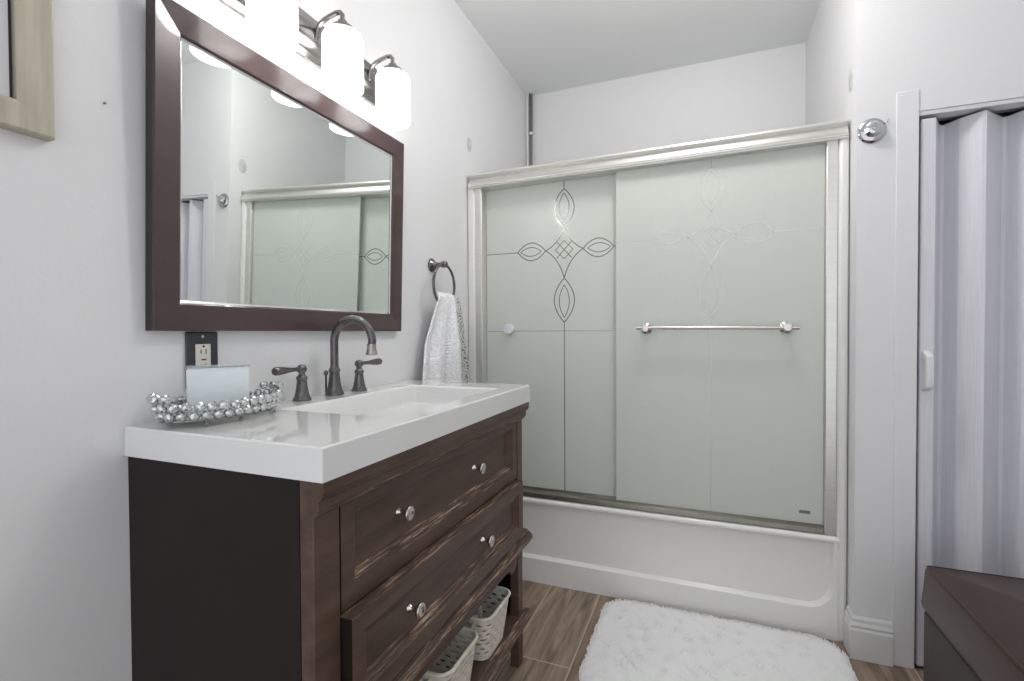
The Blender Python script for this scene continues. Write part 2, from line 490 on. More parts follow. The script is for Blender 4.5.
# rolled rim, ledge and basin
rim = [(YT + 0.019, 0.345), (YT + 0.002, 0.349), (YT - 0.004, 0.358), (YT - 0.002, 0.368), (YT + 0.008, 0.374), (YT + 0.095, 0.376), (YT + 0.115, 0.366), (YT + 0.17, 0.12),
       (YT + 0.24, 0.06), (2.62, 0.06), (2.74, 0.12), (2.79, 0.366), (2.80, 0.376), (2.852, 0.376), (2.852, 0.0)]
A = [b.bm.verts.new((TX0, p[0], p[1])) for p in rim]; B = [b.bm.verts.new((TX1, p[0], p[1])) for p in rim]
for k in range(len(rim) - 1): b.face([A[k], A[k + 1], B[k + 1], B[k]])
b.face(A + [b.bm.verts.new((TX0, YT + 0.019, 0))]); b.face((B + [b.bm.verts.new((TX1, YT + 0.019, 0))])[::-1])
b.build('tub_body', M['tub'], smooth=True, angle=50)
At(tub).box(0.002, 0.040, YT, YT + 0.09, 0.375, 1.806).build('surround_flange', M['flange'], bevel=0.008)
At(tub).box(1.466, 1.498, YT - 0.004, YT + 0.09, 0.0, 1.802).build('surround_flange', M['flange'], bevel=0.010)
sp = At(tub)
sp.box(0.002, 0.012, YT + 0.09, 2.82, 0.377, 1.79).box(1.488, 1.498, YT + 0.09, 2.85, 0.377, 1.79).box(0.05, 1.488, 2.845, 2.862, 0.377, 1.79)
sp.build('surround_panel', M['flange'])

# ------------------------------------------------------------------ sliding glass doors
sd = thing('sliding_shower_door', 'frosted glass bypass shower doors in a silver frame standing on the bathtub', 'shower door', (0.74, YT + 0.045, 0.377))
yh = YT - 0.006
hprof = [(-0.004, 1.782), (0.012, 1.781), (0.075, 1.781), (0.075, 1.852), (0.024, 1.852), (0.004, 1.850), (-0.004, 1.845), (-0.005, 1.838), (0.003, 1.834), (0.012, 1.830), (0.008, 1.822), (0.000, 1.804), (-0.004, 1.798), (-0.010, 1.794), (-0.010, 1.789), (-0.006, 1.787)]


def hfn(p, t): return (0.013 + (1.492 - 0.013) * t, yh + p[0], p[1] - 0.010 + 0.012 * t)


At(sd).prism(hprof, hfn).build('header_rail', M['alu'], smooth=True, angle=30)
At(sd).box(0.0405, 0.073, YT + 0.004, YT + 0.07, 0.377, 1.785).build('side_jamb', M['alu'], bevel=0.003)
At(sd).box(1.429, 1.4655, YT + 0.004, YT + 0.07, 0.377, 1.785).build('side_jamb', M['alu'], bevel=0.003)
At(sd).prism([(0.004, 0.377), (0.074, 0.377), (0.074, 0.402), (0.056, 0.408), (0.052, 0.396), (0.030, 0.396), (0.026, 0.404), (0.008, 0.396)],
             lambda p, t: (0.083 + (1.428 - 0.083) * t, YT + p[0], p[1])).build('bottom_track', M['alu_reflect_dark'], bevel=0.002)


def ribbon(mb, pts, wd, y, th=0.0007):
    """A thin raised line following (x, z) points on the glass face."""
    n = len(pts); prev = None
    for i in range(n):
        a = Vector(pts[max(0, i - 1)]); c = Vector(pts[min(n - 1, i + 1)]); d = (c - a).normalized()
        nn = Vector((-d.y, d.x)) * wd * 0.5; p = Vector(pts[i])
        cur = [mb.bm.verts.new((q.x, yy, q.y)) for q, yy in ((p + nn, y), (p + nn, y - th), (p - nn, y - th), (p - nn, y))]
        if prev:
            for k in range(4): mb.face([prev[k], prev[(k + 1) % 4], cur[(k + 1) % 4], cur[k]])
        else: mb.face(cur)
        prev = cur
    mb.face(prev[::-1])


def leaf(mb, cx, cz, hl, hw, ang, wd, y):
    ca, sa = cos(ang), sin(ang)
    for sg in (1, -1):
        pts = []
        for k in range(17):
            t = -1 + 2 * k / 16; u, v = t * hl, sg * hw * cos(t * pi / 2) ** 0.85 if abs(t) < 1 else 0.0
            pts.append((cx + u * ca - v * sa, cz + u * sa + v * ca))
        ribbon(mb, pts, wd, y)


def ornament(mb, cx, cz, x0, x1, z0, z1, y):
    wd = 0.0046
    # concave diamond, its inner lozenge and crossing lines
    tips = [(0.086, 0), (0, 0.098), (-0.086, 0), (0, -0.125)]
    for i in range(4):
        a, c = Vector(tips[i]), Vector(tips[(i + 1) % 4])
        mid = (a + c) * 0.5 * 0.56
        pts = []
        for k in range(13):
            t = k / 12; q = a * (1 - t) ** 2 + mid * 2 * t * (1 - t) + c * t * t
            pts.append((cx + q.x, cz + q.y))
        ribbon(mb, pts, wd, y)
    for a, c in (((-0.034, 0.036), (0.034, -0.036)), ((-0.034, -0.036), (0.034, 0.036))):
        ribbon(mb, [(cx + a[0], cz + a[1]), (cx + c[0], cz + c[1])], wd * 0.8, y)
    lo = [(0.040, 0), (0, 0.040), (-0.040, 0), (0, -0.040)]
    for i in range(4):
        a, c = lo[i], lo[(i + 1) % 4]
        ribbon(mb, [(cx + a[0], cz + a[1]), (cx + c[0], cz + c[1])], wd * 0.7, y)
    # leaves: left, right, up, down, each with a smaller one inside
    for dx, dz, hl, hw, ang in ((-0.152, 0, 0.066, 0.040, 0), (0.152, 0, 0.066, 0.040, 0), (0, 0.183, 0.085, 0.046, pi / 2), (0, -0.222, 0.097, 0.046, pi / 2)):
        leaf(mb, cx + dx, cz + dz, hl, hw, ang, wd, y)
        leaf(mb, cx + dx * 1.02, cz + dz * 1.02, hl * 0.74, hw * 0.5, ang, wd * 0.8, y)
    # long straight lines to the edges of the pane
    ribbon(mb, [(cx, cz - 0.319), (cx, z0)], wd * 0.8, y)
    ribbon(mb, [(cx, cz + 0.268), (cx, z1)], wd * 0.8, y)
    ribbon(mb, [(x0, cz), (cx - 0.218, cz)], wd * 0.7, y)
    ribbon(mb, [(cx + 0.218, cz), (x1, cz)], wd * 0.7, y)
    if x0 < 0.5: ribbon(mb, [(x0, cz - 0.358), (x1, cz - 0.358)], wd * 0.35, y)


yl, yr = YT + 0.056, YT + 0.024
pl = At(sd).box(0.075, 0.826, yl, yl + 0.006, 0.400, 1.782).build('door_panel', M['frost'])
pl['label'] = 'left frosted pane, sliding behind the right one'
b = At(sd); ornament(b, 0.450, 1.474, 0.077, 0.824, 0.402, 1.775, yl)
b.build('etched_ornament', M['etch_dark'], pl)
pr = At(sd).box(0.682, 1.428, yr, yr + 0.006, 0.404, 1.782).build('door_panel', M['frost'])
pr['label'] = 'right frosted pane with the towel bar'
b = At(sd); ornament(b, 1.050, 1.482, 0.684, 1.426, 0.406, 1.775, yr)
b.build('etched_ornament', M['etch_pale'], pr)
At(sd).lathe([(0.020, 0), (0.021, 0.004), (0.017, 0.014), (0.021, 0.020), (0.024, 0.026), (0.022, 0.032), (0.0, 0.034)], (0.193, yl, 1.126), 'y', mtx=Matrix.Scale(-1, 3, Vector((0, 1, 0)))).build('knob', M['handle'], pl, smooth=True)
tb = At(sd)
tb.tube([(0.772, YT - 0.030, 1.126), (1.342, YT - 0.030, 1.122)], 0.0075, 12)
tb.build('towel_bar', M['nickel'], pr, smooth=True)
for bx in (0.806, 1.305):
    At(sd).lathe([(0.022, 0), (0.022, 0.005), (0.010, 0.012), (0.009, 0.045), (0.013, 0.050), (0.013, 0.064), (0.0, 0.066)], (bx, yr, 1.124), 'y', mtx=Matrix.Scale(-1, 3, Vector((0, 1, 0)))).build('bar_post', M['nickel'], pr, smooth=True)
At(sd).box(1.352, 1.388, yr - 0.0008, yr, 0.438, 0.449).build('maker_mark', M['etch_dark'], pr)

# ------------------------------------------------------------------ vanity cabinet
VY0, VY1, VX = 0.591, 1.528, 0.457
van = thing('vanity_cabinet', 'dark espresso wooden vanity cabinet with two drawers and an open bottom shelf', 'cabinet', (0.23, 1.06, 0))
for y0, y1 in ((VY0, VY0 + 0.059), (1.485, VY1)):
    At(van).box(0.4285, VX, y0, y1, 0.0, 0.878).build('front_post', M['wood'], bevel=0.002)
    At(van).box(0.019, 0.06, y0 + 0.006 if y0 < 1 else y0, y1 if y0 < 1 else y1 - 0.006, 0.0, 0.86).build('rear_post', M['wood_shaded'], bevel=0.002)
At(van).box(0.001, 0.4275, VY0 + 0.0005, VY0 + 0.0055, 0.10, 0.878).build('side_panel', M['wood_shaded'])
At(van).box(0.001, 0.4275, VY1 - 0.0055, VY1 - 0.0005, 0.10, 0.878).build('side_panel', M['wood_shaded'])
At(van).box(0.008, 0.018, VY0 + 0.053, 1.485, 0.20, 0.878).build('back_panel', M['dark'])
At(van).box(0.43, VX - 0.002, VY0 + 0.053, 1.485, 0.842, 0.878).build('top_rail', M['wood'], bevel=0.001)
At(van).box(0.40, 0.444, VY0 + 0.053, 1.485, 0.606, 0.646).build('drawer_rail', M['dark'])  # rail coloured near-black for the shadow line between the drawers
cprof = [(VX, 0.818), (VX + 0.004, 0.822), (VX + 0.011, 0.832), (VX + 0.011, 0.846), (VX + 0.017, 0.850), (VX + 0.022, 0.860), (VX + 0.022, 0.8775), (VX, 0.8775)]
b = At(van); b.prism(cprof, lambda p, t: (p[0], VY0 + (1.537 - VY0) * t, p[1]))
for f in b.bm.faces:
    zc = f.calc_center_median().z
    if len(f.verts) == 4 and (0.824 < zc < 0.834 or 0.847 < zc < 0.852): f.material_index = 1
b.build('cornice', [M['wood'], M['worn']])


def drawer(y0, y1, z0, z1, xf, lip, label):
    """Framed drawer front with a stepped bevel around a sunk panel; the lower bevel and lip are worn."""
    b = At(van)
    fw = 0.033
    steps = [(0.0, xf - 0.030), (0.0, xf), (fw, xf), (fw + 0.0025, xf - 0.005), (fw + 0.008, xf - 0.006), (fw + 0.011, xf - 0.010), (fw + 0.018, xf - 0.012), (fw + 0.020, xf - 0.016)]
    rg = [[b.bm.verts.new(q) for q in ((xx, y0 + d, z0 + d), (xx, y1 - d, z0 + d), (xx, y1 - d, z1 - d), (xx, y0 + d, z1 - d))] for d, xx in steps]
    for i, (A, B) in enumerate(zip(rg, rg[1:])):
        for k in range(4):
            f = b.face([A[k], A[(k + 1) % 4], B[(k + 1) % 4], B[k]])
            if k in (1, 3) and i == 0: f.material_index = 2  # drawer ends take the wood with shade painted in
            if (k == 0 and i in (2, 3, 4, 5, 6)) or (lip and k == 2 and i == 0): f.material_index = 1
    b.face(rg[-1]); b.face(rg[0][::-1])
    # drawer box behind the front
    b.box(0.10, xf - 0.030, y0 + 0.02, y1 - 0.02, z0 + 0.02, z1 - 0.05)
    d = b.build('drawer', [M['wood'], M['worn'], M['wood_shaded']])
    d['label'] = label
    for ky in (0.843, 1.195):
        kb = At(van)
        kb.lathe([(0.010, 0), (0.010, 0.003), (0.0055, 0.007), (0.0050, 0.016), (0.0075, 0.021), (0.0145, 0.025), (0.0155, 0.029), (0.0140, 0.032), (0.0085, 0.0325), (0.0055, 0.0305), (0.0, 0.0305)],
                 (xf - 0.016, ky, (z0 + z1) / 2 + 0.005), 'x', 20)
        kb.build('knob', M['nickel'], d, smooth=True, angle=60)
    return d


drawer(0.655, 1.481, 0.633, 0.838, 0.4545, False, 'upper drawer, closed')
drawer(0.652, 1.474, 0.452, 0.628, 0.479, True, 'lower drawer, standing slightly open')
mprof = [(0.44, 0.400), (0.470, 0.402), (0.482, 0.408), (0.487, 0.418), (0.484, 0.428), (0.474, 0.436), (0.466, 0.442), (0.44, 0.444)]
b = At(van); b.prism(mprof, lambda p, t: (p[0] + (0.001 if 0 < t < 1 else 0), VY0 - 0.012 + (1.547 - VY0 + 0.012) * t, p[1]))
for f in b.bm.faces:
    zc = f.calc_center_median()
    if zc.z > 0.42 and zc.x > 0.46 and len(f.verts) == 4: f.material_index = 1
b.build('base_moulding', [M['wood'], M['worn']])
# apron under the moulding, its ends stepped like brackets
ap = [(VY0 + 0.053, 0.401), (VY0 + 0.053, 0.318), (VY0 + 0.066, 0.318), (VY0 + 0.070, 0.332), (VY0 + 0.088, 0.336), (VY0 + 0.094, 0.348), (VY0 + 0.115, 0.356),
      (1.40, 0.356), (1.425, 0.348), (1.431, 0.336), (1.455, 0.332), (1.460, 0.336), (1.485, 0.350), (1.485, 0.401)]
At(van).prism(ap, lambda p, t: (0.440 + 0.014 * t, p[0], p[1])).build('apron', M['wood'])
# bottom shelf
b = At(van)
b.box(0.010, 0.462, VY0 + 0.004, VY1 - 0.004, 0.150, 0.172)
b.slot = 1
b.prism([(0.458, 0.140), (0.478, 0.142), (0.484, 0.152), (0.482, 0.164), (0.474, 0.172), (0.458, 0.174)], lambda p, t: (p[0], VY0 - 0.010 + (1.545 - VY0 + 0.010) * t, p[1]))
b.build('bottom_shelf', [M['wood'], M['worn']], bevel=0.0015)

# ------------------------------------------------------------------ sink top (integrated basin)
TY0, TY1, TXF, Z0, Z1 = 0.5847, 1.5418, 0.482, 0.8788, 0.9345
st = MB()
outer = [(0.001, TY0), (TXF, TY0), (TXF, TY1), (0.001, TY1)]
hole = [(0.112, 0.845), (0.424, 0.845), (0.424, 1.405), (0.112, 1.405)]


def rr(x0, y0, x1, y1, r, n=5):
    return arc(x0 + r, y0 + r, r, 180, 270, n) + arc(x1 - r, y0 + r, r, 270, 360, n) + arc(x1 - r, y1 - r, r, 0, 90, n) + arc(x0 + r, y1 - r, r, 90, 180, n)


lev = [(rr(0.001, TY0, TXF, TY1, 0.002), Z0), (rr(0.001, TY0, TXF, TY1, 0.004), Z1 - 0.003), (rr(0.004, TY0 + 0.003, TXF - 0.003, TY1 - 0.003, 0.004), Z1),
       (rr(0.110, 0.843, 0.426, 1.407, 0.012), Z1), (rr(0.114, 0.847, 0.422, 1.403, 0.012), Z1 - 0.005),
       (rr(0.121, 0.930, 0.405, 1.394, 0.014), Z1 - 0.068), (rr(0.135, 0.970, 0.385, 1.382, 0.02), Z1 - 0.073)]
rg = [[st.bm.verts.new((x_, y_, z_)) for x_, y_ in pr_] for pr_, z_ in lev]
for A, B in zip(rg, rg[1:]):
    n = len(A)
    for k in range(n): st.face([A[k], A[(k + 1) % n], B[(k + 1) % n], B[k]])
st.face(rg[0][::-1]); st.face(rg[-1])
sink = st.build('sink_top', M['top'], smooth=True, angle=30)
tag(sink, 'glossy white rectangular sink top with integrated basin on the vanity cabinet', 'sink')

# ------------------------------------------------------------------ faucet
FY = 1.101
fa = thing('faucet', 'dark bronze widespread gooseneck faucet with two lever handles on the white sink top', 'faucet', (0.047, FY, Z1))
bell = [(0.0235, 0), (0.0245, 0.003), (0.0225, 0.007), (0.0205, 0.010), (0.0175, 0.020), (0.0150, 0.036), (0.0130, 0.052), (0.0125, 0.058), (0.0145, 0.061), (0.0148, 0.066), (0.0125, 0.069)]
b = At(fa)
b.lathe([(r * 1.08, h * 1.10) for r, h in bell] + [(0.0115, 0.080), (0.0115, 0.086)], (0.047, FY, Z1), n=28)
pts = [(0.047, FY, Z1 + 0.075), (0.047, FY, Z1 + 0.115), (0.047, FY, Z1 + 0.152)]
R_ = 0.062
for k in range(1, 17):
    a = pi - (pi - 0.02) * k / 16
    pts.append((0.047 + R_ + R_ * cos(a), FY + 0.010 * k / 16, Z1 + 0.152 + R_ * 1.02 * sin(a)))
pts.append((pts[-1][0] - 0.0026, pts[-1][1], pts[-1][2] - 0.012))
b.tube(pts, 0.0112, 16)
sp = b.build('spout', M['bronze'], smooth=True, angle=50)
e = Vector(pts[-1])
b = At(fa)
b.lathe([(0.0120, 0.004), (0.0128, 0.002), (0.0122, -0.002), (0.0130, -0.012), (0.0165, -0.024), (0.0155, -0.026), (0.0, -0.024)], e, n=20)
b.build('aerator', M['bronze_hi'], sp, smooth=True)
b = At(fa)
b.tube([(0.024, FY - 0.009, Z1 + 0.004), (0.024, FY - 0.009, Z1 + 0.058)], 0.0028, 8)
b.lathe([(0.003, 0), (0.0062, 0.004), (0.0062, 0.010), (0.003, 0.014), (0.0, 0.015)], (0.024, FY - 0.009, Z1 + 0.056), n=12)
b.build('lift_rod', M['bronze'], smooth=True)
for hy, dirv in ((0.980, Vector((0.06, -1, 0.0))), (1.207, Vector((0.10, 1, 0.015)))):
    b = At(fa)
    b.lathe([(r * 0.97, h * 0.92) for r, h in bell] + [(0.008, 0.068), (0.008, 0.073), (0.0125, 0.078), (0.0130, 0.085), (0.010, 0.091), (0.005, 0.094), (0.0, 0.095)], (0.047, hy, Z1), n=24)
    h = b.build('handle', M['bronze'], smooth=True, angle=60)
    b = At(fa)
    d = dirv.normalized(); o_ = Vector((0.047, hy, Z1 + 0.083))
    L = [(0.008, 0.006), (0.030, 0.0055), (0.045, 0.0068), (0.062, 0.0092), (0.080, 0.0106), (0.090, 0.0104), (0.093, 0.0085)]
    b.tube([o_ + d * t for t, r in L], [r for t, r in L], 14)
    b.build('lever', M['bronze'], h, smooth=True)

# ------------------------------------------------------------------ mirror (hangs leaning a little off the wall)
MY0, MY1, MZ0, MW, MH = 0.6264, 1.468, 1.1173, 0.0588, 0.660
mir = thing('framed_mirror', 'large wall mirror in a wide dark mahogany frame above the sink top', 'mirror', (0.001, MY0, MZ0))
mir.rotation_euler = (0, radians(1.6), 0)
W_ = MY1 - MY0
prf = [(0.0, 0.0), (0.0, 0.0205), (0.004, 0.0225), (MW - 0.004, 0.0185), (MW, 0.0150), (MW, 0.0)]     # (inwards, off the wall)
corners = [(0, 0, 1, 1), (W_, 0, -1, 1), (W_, MH, -1, -1), (0, MH, 1, -1)]
for i, nm in enumerate(('frame_rail', 'frame_stile', 'frame_rail', 'frame_stile')):
    b = MB()
    ends = []
    for (cy, cz, sy, sz) in (corners[i], corners[(i + 1) % 4]):
        ends.append([b.bm.verts.new((h, cy + sy * d, cz + sz * d)) for d, h in prf])
    A, B = ends
    for k in range(len(prf)):
        f = b.face([A[k], A[(k + 1) % len(prf)], B[(k + 1) % len(prf)], B[k]])
        if k == 0 and f: f.material_index = 1
    b.face(A[::-1]); b.face(B)
    b.build(nm, [M['frame'], M['frame_edge']], mir)
b = MB()
for i in range(4):
    (cy, cz, sy, sz), (dy, dz, ty_, tz_) = corners[i], corners[(i + 1) % 4]
    a0, a1 = MW - 0.001, MW + 0.0045
    q = [b.bm.verts.new(v) for v in ((0.0130, cy + sy * a0, cz + sz * a0), (0.0130, dy + ty_ * a0, dz + tz_ * a0), (0.0102, dy + ty_ * a1, dz + tz_ * a1), (0.0102, cy + sy * a1, cz + sz * a1))]
    b.face(q)
b.build('glass_bevel', M['bevelstrip'], mir)
b = MB(); b.box(0.004, 0.0100, MW - 0.006, W_ - MW + 0.006, MW - 0.006, MH - MW + 0.006)
b.build('mirror_glass', M['mirror'], mir)

# ------------------------------------------------------------------ vanity light
vl = thing('vanity_light', 'brushed nickel bar light with three white glass shades on the wall above the mirror', 'light', (0.0, 1.065, 1.93))
At(vl).prism([(0.0005, 1.866), (0.012, 1.866), (0.014, 1.884), (0.022, 1.890), (0.030, 1.902), (0.030, 1.952), (0.022, 1.964), (0.014, 1.970), (0.012, 1.990), (0.0005, 1.990)],
             lambda p, t: (p[0], 0.755 + 0.60 * t, p[1])).build('back_plate', M['nickel_dark'], bevel=0.0015)
SX, SR = 0.120, 0.053
for sy in (0.834, 1.0645, 1.291):
    a = At(vl)
    pts = [(0.028, sy, 1.915), (0.033, sy, 1.940), (0.038, sy, 1.954), (0.046, sy, 1.963), (0.056, sy, 1.969), (0.075, sy, 1.974), (0.100, sy, 1.978), (0.112, sy, 1.976), (0.119, sy, 1.968), (SX, sy, 1.956), (SX, sy, 1.938)]
    a.tube(pts, 0.0065, 12)
    arm = a.build('arm', M['nickel_dark'], smooth=True)
    a = At(vl)
    a.lathe([(0.030, 1.919), (0.031, 1.926), (0.028, 1.934), (0.014, 1.942), (0.012, 1.950), (0.0, 1.951)], (SX, sy, 0), n=24)
    a.build('socket_cap', M['nickel_dark'], arm, smooth=True, angle=60)
    a = At(vl)
    prof = [(SR - 0.003, 1.768), (SR, 1.771), (SR, 1.902), (SR - 0.006, 1.914), (SR - 0.020, 1.922), (0.012, 1.923), (0.012, 1.920), (SR - 0.021, 1.919), (SR - 0.008, 1.911), (SR - 0.0035, 1.900), (SR - 0.0035, 1.771)]
    n = 36
    rgs = [[a.bm.verts.new((SX + r * cos(2 * pi * k / n), sy + r * sin(2 * pi * k / n), z)) for k in range(n)] for r, z in prof]
    for i in range(len(rgs)):
        A, B = rgs[i], rgs[(i + 1) % len(rgs)]
        for k in range(n): a.face([A[k], A[(k + 1) % n], B[(k + 1) % n], B[k]])
    sh = a.build('glass_shade', M['shade'], smooth=True, angle=60)
    a = At(vl)
    a.lathe([(0.0, 1.785), (0.014, 1.790), (0.024, 1.805), (0.0275, 1.825), (0.024, 1.845), (0.015, 1.865), (0.013, 1.890), (0.0, 1.891)], (SX, sy, 0), n=20)
    a.build('bulb', M['bulb'], sh, smooth=True)

# ------------------------------------------------------------------ outlet
ou = thing('wall_outlet', 'charcoal wall plate with a cream electrical outlet just under the mirror', 'outlet', (0.0, 0.7405, 1.055))
At(ou).box(0.0005, 0.006, 0.704, 0.777, 0.992, 1.115).build('cover_plate', M['plate'], bevel=0.003)
rc = At(ou).box(0.005, 0.0085, 0.7235, 0.7575, 1.020, 1.088).build('receptacle', M['ivory'], bevel=0.0015)
b = At(ou)
for zc in (1.070, 1.038):
    b.box(0.0084, 0.0089, 0.7335, 0.7355, zc - 0.003, zc + 0.006).box(0.0084, 0.0089, 0.7450, 0.7470, zc - 0.004, zc + 0.007)
    b.lathe([(0.0026, 0.0084), (0.0026, 0.0089)], (0, 0.7405, zc + (0.013 if zc > 1.05 else -0.011)), 'x', 12)
b.box(0.0084, 0.0092, 0.735, 0.746, 1.0525, 1.0555)
b.build('slot', M['slot'], rc)
At(ou).lathe([(0.003, 0.0055), (0.003, 0.0066), (0.0, 0.0068)], (0, 0.7405, 1.1045), 'x', 10).build('screw', M['nickel'])

# ------------------------------------------------------------------ beaded tray with block
TC = Vector((0.096, 0.718, Z1))
EA, EB = 0.118, 0.066
tr = thing('beaded_tray', 'oval silver tray edged with clear crystal beads at the near end of the sink top', 'tray', TC)


def ell(a, eb=0.0): return Vector(((EB + eb) * cos(a), (EA + eb) * sin(a), 0))


b = MB()
prof = [(-0.004, 0.010), (0.0, 0.012), (0.0, 0.016), (-0.006, 0.017)]
N = 60
r1 = [b.bm.verts.new(ell(2 * pi * k / N, -0.001) + Vector((0, 0, 0.010))) for k in range(N)]
r2 = [b.bm.verts.new(ell(2 * pi * k / N, -0.001) + Vector((0, 0, 0.013))) for k in range(N)]
for k in range(N): b.face([r1[k], r1[(k + 1) % N], r2[(k + 1) % N], r2[k]])
b.face(r1[::-1]); b.face(r2)
b.build('tray_plate', M['mirror'], tr)
b = MB()
b.tube([ell(2 * pi * k / N, 0.002) + Vector((0, 0, 0.012)) for k in range(N)], 0.0026, 8, closed=True)
b.build('wire_rim', M['nickel_dark'], tr, smooth=True)
for a in (0.6, 2.4, 3.75, 5.6):
    b = MB()
    p = ell(a, 0.002); q = ell(a, 0.010)
    b.tube([p + Vector((0, 0, 0.013)), p + Vector((0, 0, 0.006)), (p + q) * 0.5 + Vector((0, 0, 0.003)), q + Vector((0, 0, 0.004)), q + Vector((0, 0, 0.009))], 0.0028, 8)
    b.build('foot', M['nickel_dark'], tr, smooth=True)
bb = MB()
bmesh.ops.create_icosphere(bb.bm, subdivisions=2, radius=0.0098)
bead0 = bb.build('bead', M['bead'], tr)
NB = 31
k_ = 0
# even spacing along the oval
L = [0.0]; F = 720
for k in range(F): L.append(L[-1] + (ell(2 * pi * (k + 1) / F) - ell(2 * pi * k / F)).length)


def a_at(s):
    s = (s % 1.0) * L[-1]
    lo, hi = 0, F
    while hi - lo > 1:
        m_ = (lo + hi) // 2
        if L[m_] <= s: lo = m_
        else: hi = m_
    return 2 * pi * lo / F


spots = [(i / NB, 0.022, 0.003) for i in range(NB)] + [((i + 0.5) / NB, 0.0385, 0.008) for i in range(NB)]
for i in range(NB):
    a = a_at(i / NB)
    if abs(sin(a)) > 0.90: spots.append((i / NB, 0.055, 0.013))
for i, (s, z, out) in enumerate(spots):
    o = bead0 if i == 0 else bead0.copy()
    if i: C.objects.link(o); o.parent = tr
    o.location = ell(a_at(s), out) + Vector((0, 0, z)); o.rotation_euler = (i * 1.3, i * 0.7, i * 2.1)

blk = thing('block_candle', 'pale blue rectangular block candle with a clear rim standing in the beaded tray', 'candle', (0.092, 0.712, Z1 + 0.0135))
blk.rotation_euler = (0, 0, radians(-38))
b = MB(); b.box(-0.024, 0.024, -0.055, 0.055, 0, 0.093)
b.build('wax_block', M['candle'], blk, bevel=0.003)
b = MB(); b.prism([(-0.026, -0.057), (0.026, -0.057), (0.026, 0.057), (-0.026, 0.057)], lambda p, t: (p[0], p[1], 0.0935 + 0.005 * t))
b.build('glass_rim', M['clear'], blk, bevel=0.002)

# ------------------------------------------------------------------ towel ring and towel
RY, RZ = 1.712, 1.383
ringo = thing('towel_ring', 'dark bronze towel ring on the wall between the mirror and the shower door', 'towel ring', (0, RY, RZ))
At(ringo).lathe([(0.027, 0.0005), (0.028, 0.004), (0.024, 0.009), (0.017, 0.014), (0.011, 0.022), (0.009, 0.034), (0.0095, 0.046), (0.013, 0.050), (0.013, 0.068), (0.009, 0.072), (0.0, 0.073)], (0, RY, RZ), 'x', 24).build('wall_mount', M['bronze'], smooth=True, angle=60)
b = At(ringo)
RC = Vector((0.059, RY, RZ - 0.083))
b.tube([RC + Vector((0, 0.083 * sin(2 * pi * k / 40), 0.083 * cos(2 * pi * k / 40))) for k in range(40)], 0.0055, 10, closed=True)
b.build('ring', M['bronze'], smooth=True)

tw = thing('hand_towel', 'white floral lace hand towel hanging gathered through the bronze towel ring', 'towel', (0.059, RY, 1.25))
zb_ = RC.z - 0.083


def cloth(name, m, ycs, wds, amp, nf, ph, xo, zbot, ztop, side=0.0, n_s=60, n_t=40):
    b = At(tw)
    gr = []
    for j in range(n_t + 1):
        t = j / n_t; row = []
        for i in range(n_s + 1):
            s = i / n_s
            e_ = t ** 0.75
            y = ycs[0] * (1 - e_) + ycs[1] * e_ + (s - 0.5) * (wds[0] * (1 - e_) + wds[1] * e_)
            a = amp[0] * (1 - t) + amp[1] * t
            x_ = xo + a * sin(2 * pi * nf * s + ph + 0.8 * t) + 0.35 * a * sin(2 * pi * nf * 2.3 * s + 2 * ph)
            z = ztop + (zbot - ztop) * t + 0.010 * sin(5 * s + ph) * t
            # over the ring at the top: round over
            x_ += (side * min(1.0, t / 0.5)) * (s - 0.62)
            if t < 0.06: x_ = x_ - (xo - RC.x) * (1 - t / 0.06) ** 2
            row.append(b.bm.verts.new((max(0.010, x_), y, z)))
        gr.append(row)
    for j in range(n_t):
        for i in range(n_s): b.face([gr[j][i], gr[j][i + 1], gr[j + 1][i + 1], gr[j + 1][i]])
    o = b.build(name, m, smooth=True, angle=180)
    sd_ = o.modifiers.new('solid', 'SOLIDIFY'); sd_.thickness = 0.004; sd_.offset = 0
    return o


cloth('front_fold', M['towel'], (RY - 0.018, RY - 0.046), (0.105, 0.236), (0.007, 0.015), 2.6, 0.4, 0.080, 0.86, zb_ + 0.052, 0.075)
cloth('back_fold', M['lace'], (RY + 0.058, RY + 0.120), (0.080, 0.20), (0.006, 0.012), 1.6, 1.9, 0.070, 0.80, zb_ + 0.048).name = 'lace_fold'

# ------------------------------------------------------------------ glass-knob hook
hk = thing('crystal_hook', 'clear crystal knob hook on a chrome rosette high on the wall beside the shower', 'hook', (1.541, YF, 1.772))
flip = Matrix.Scale(-1, 3, Vector((0, 1, 0)))
At(hk).lathe([(0.040, 0.0005), (0.041, 0.003), (0.037, 0.007), (0.030, 0.010), (0.012, 0.011), (0.010, 0.013)], (1.541, YF, 1.772), 'y', 28, mtx=flip).build('rosette', M['chrome'], smooth=True, angle=50)
At(hk).lathe([(0.010, 0.011), (0.020, 0.014), (0.026, 0.019), (0.026, 0.023), (0.018, 0.029), (0.010, 0.031), (0.0, 0.031)], (1.541, YF, 1.772), 'y', 12, mtx=flip).build('crystal_knob', M['bead'])
At(hk).lathe([(0.007, 0.031), (0.006, 0.034), (0.0, 0.035)], (1.541, YF, 1.772), 'y', 12, mtx=flip).build('centre_stud', M['chrome'], smooth=True)
pin = At(None); pin.tube([(1.583, YF, 1.795), (1.583, YF - 0.012, 1.796), (1.584, YF - 0.014, 1.802)], 0.0022, 8)
tag(pin.build('wall_pin', M['chrome'], smooth=True), 'tiny metal pin in the wall just right of the crystal hook', 'pin')

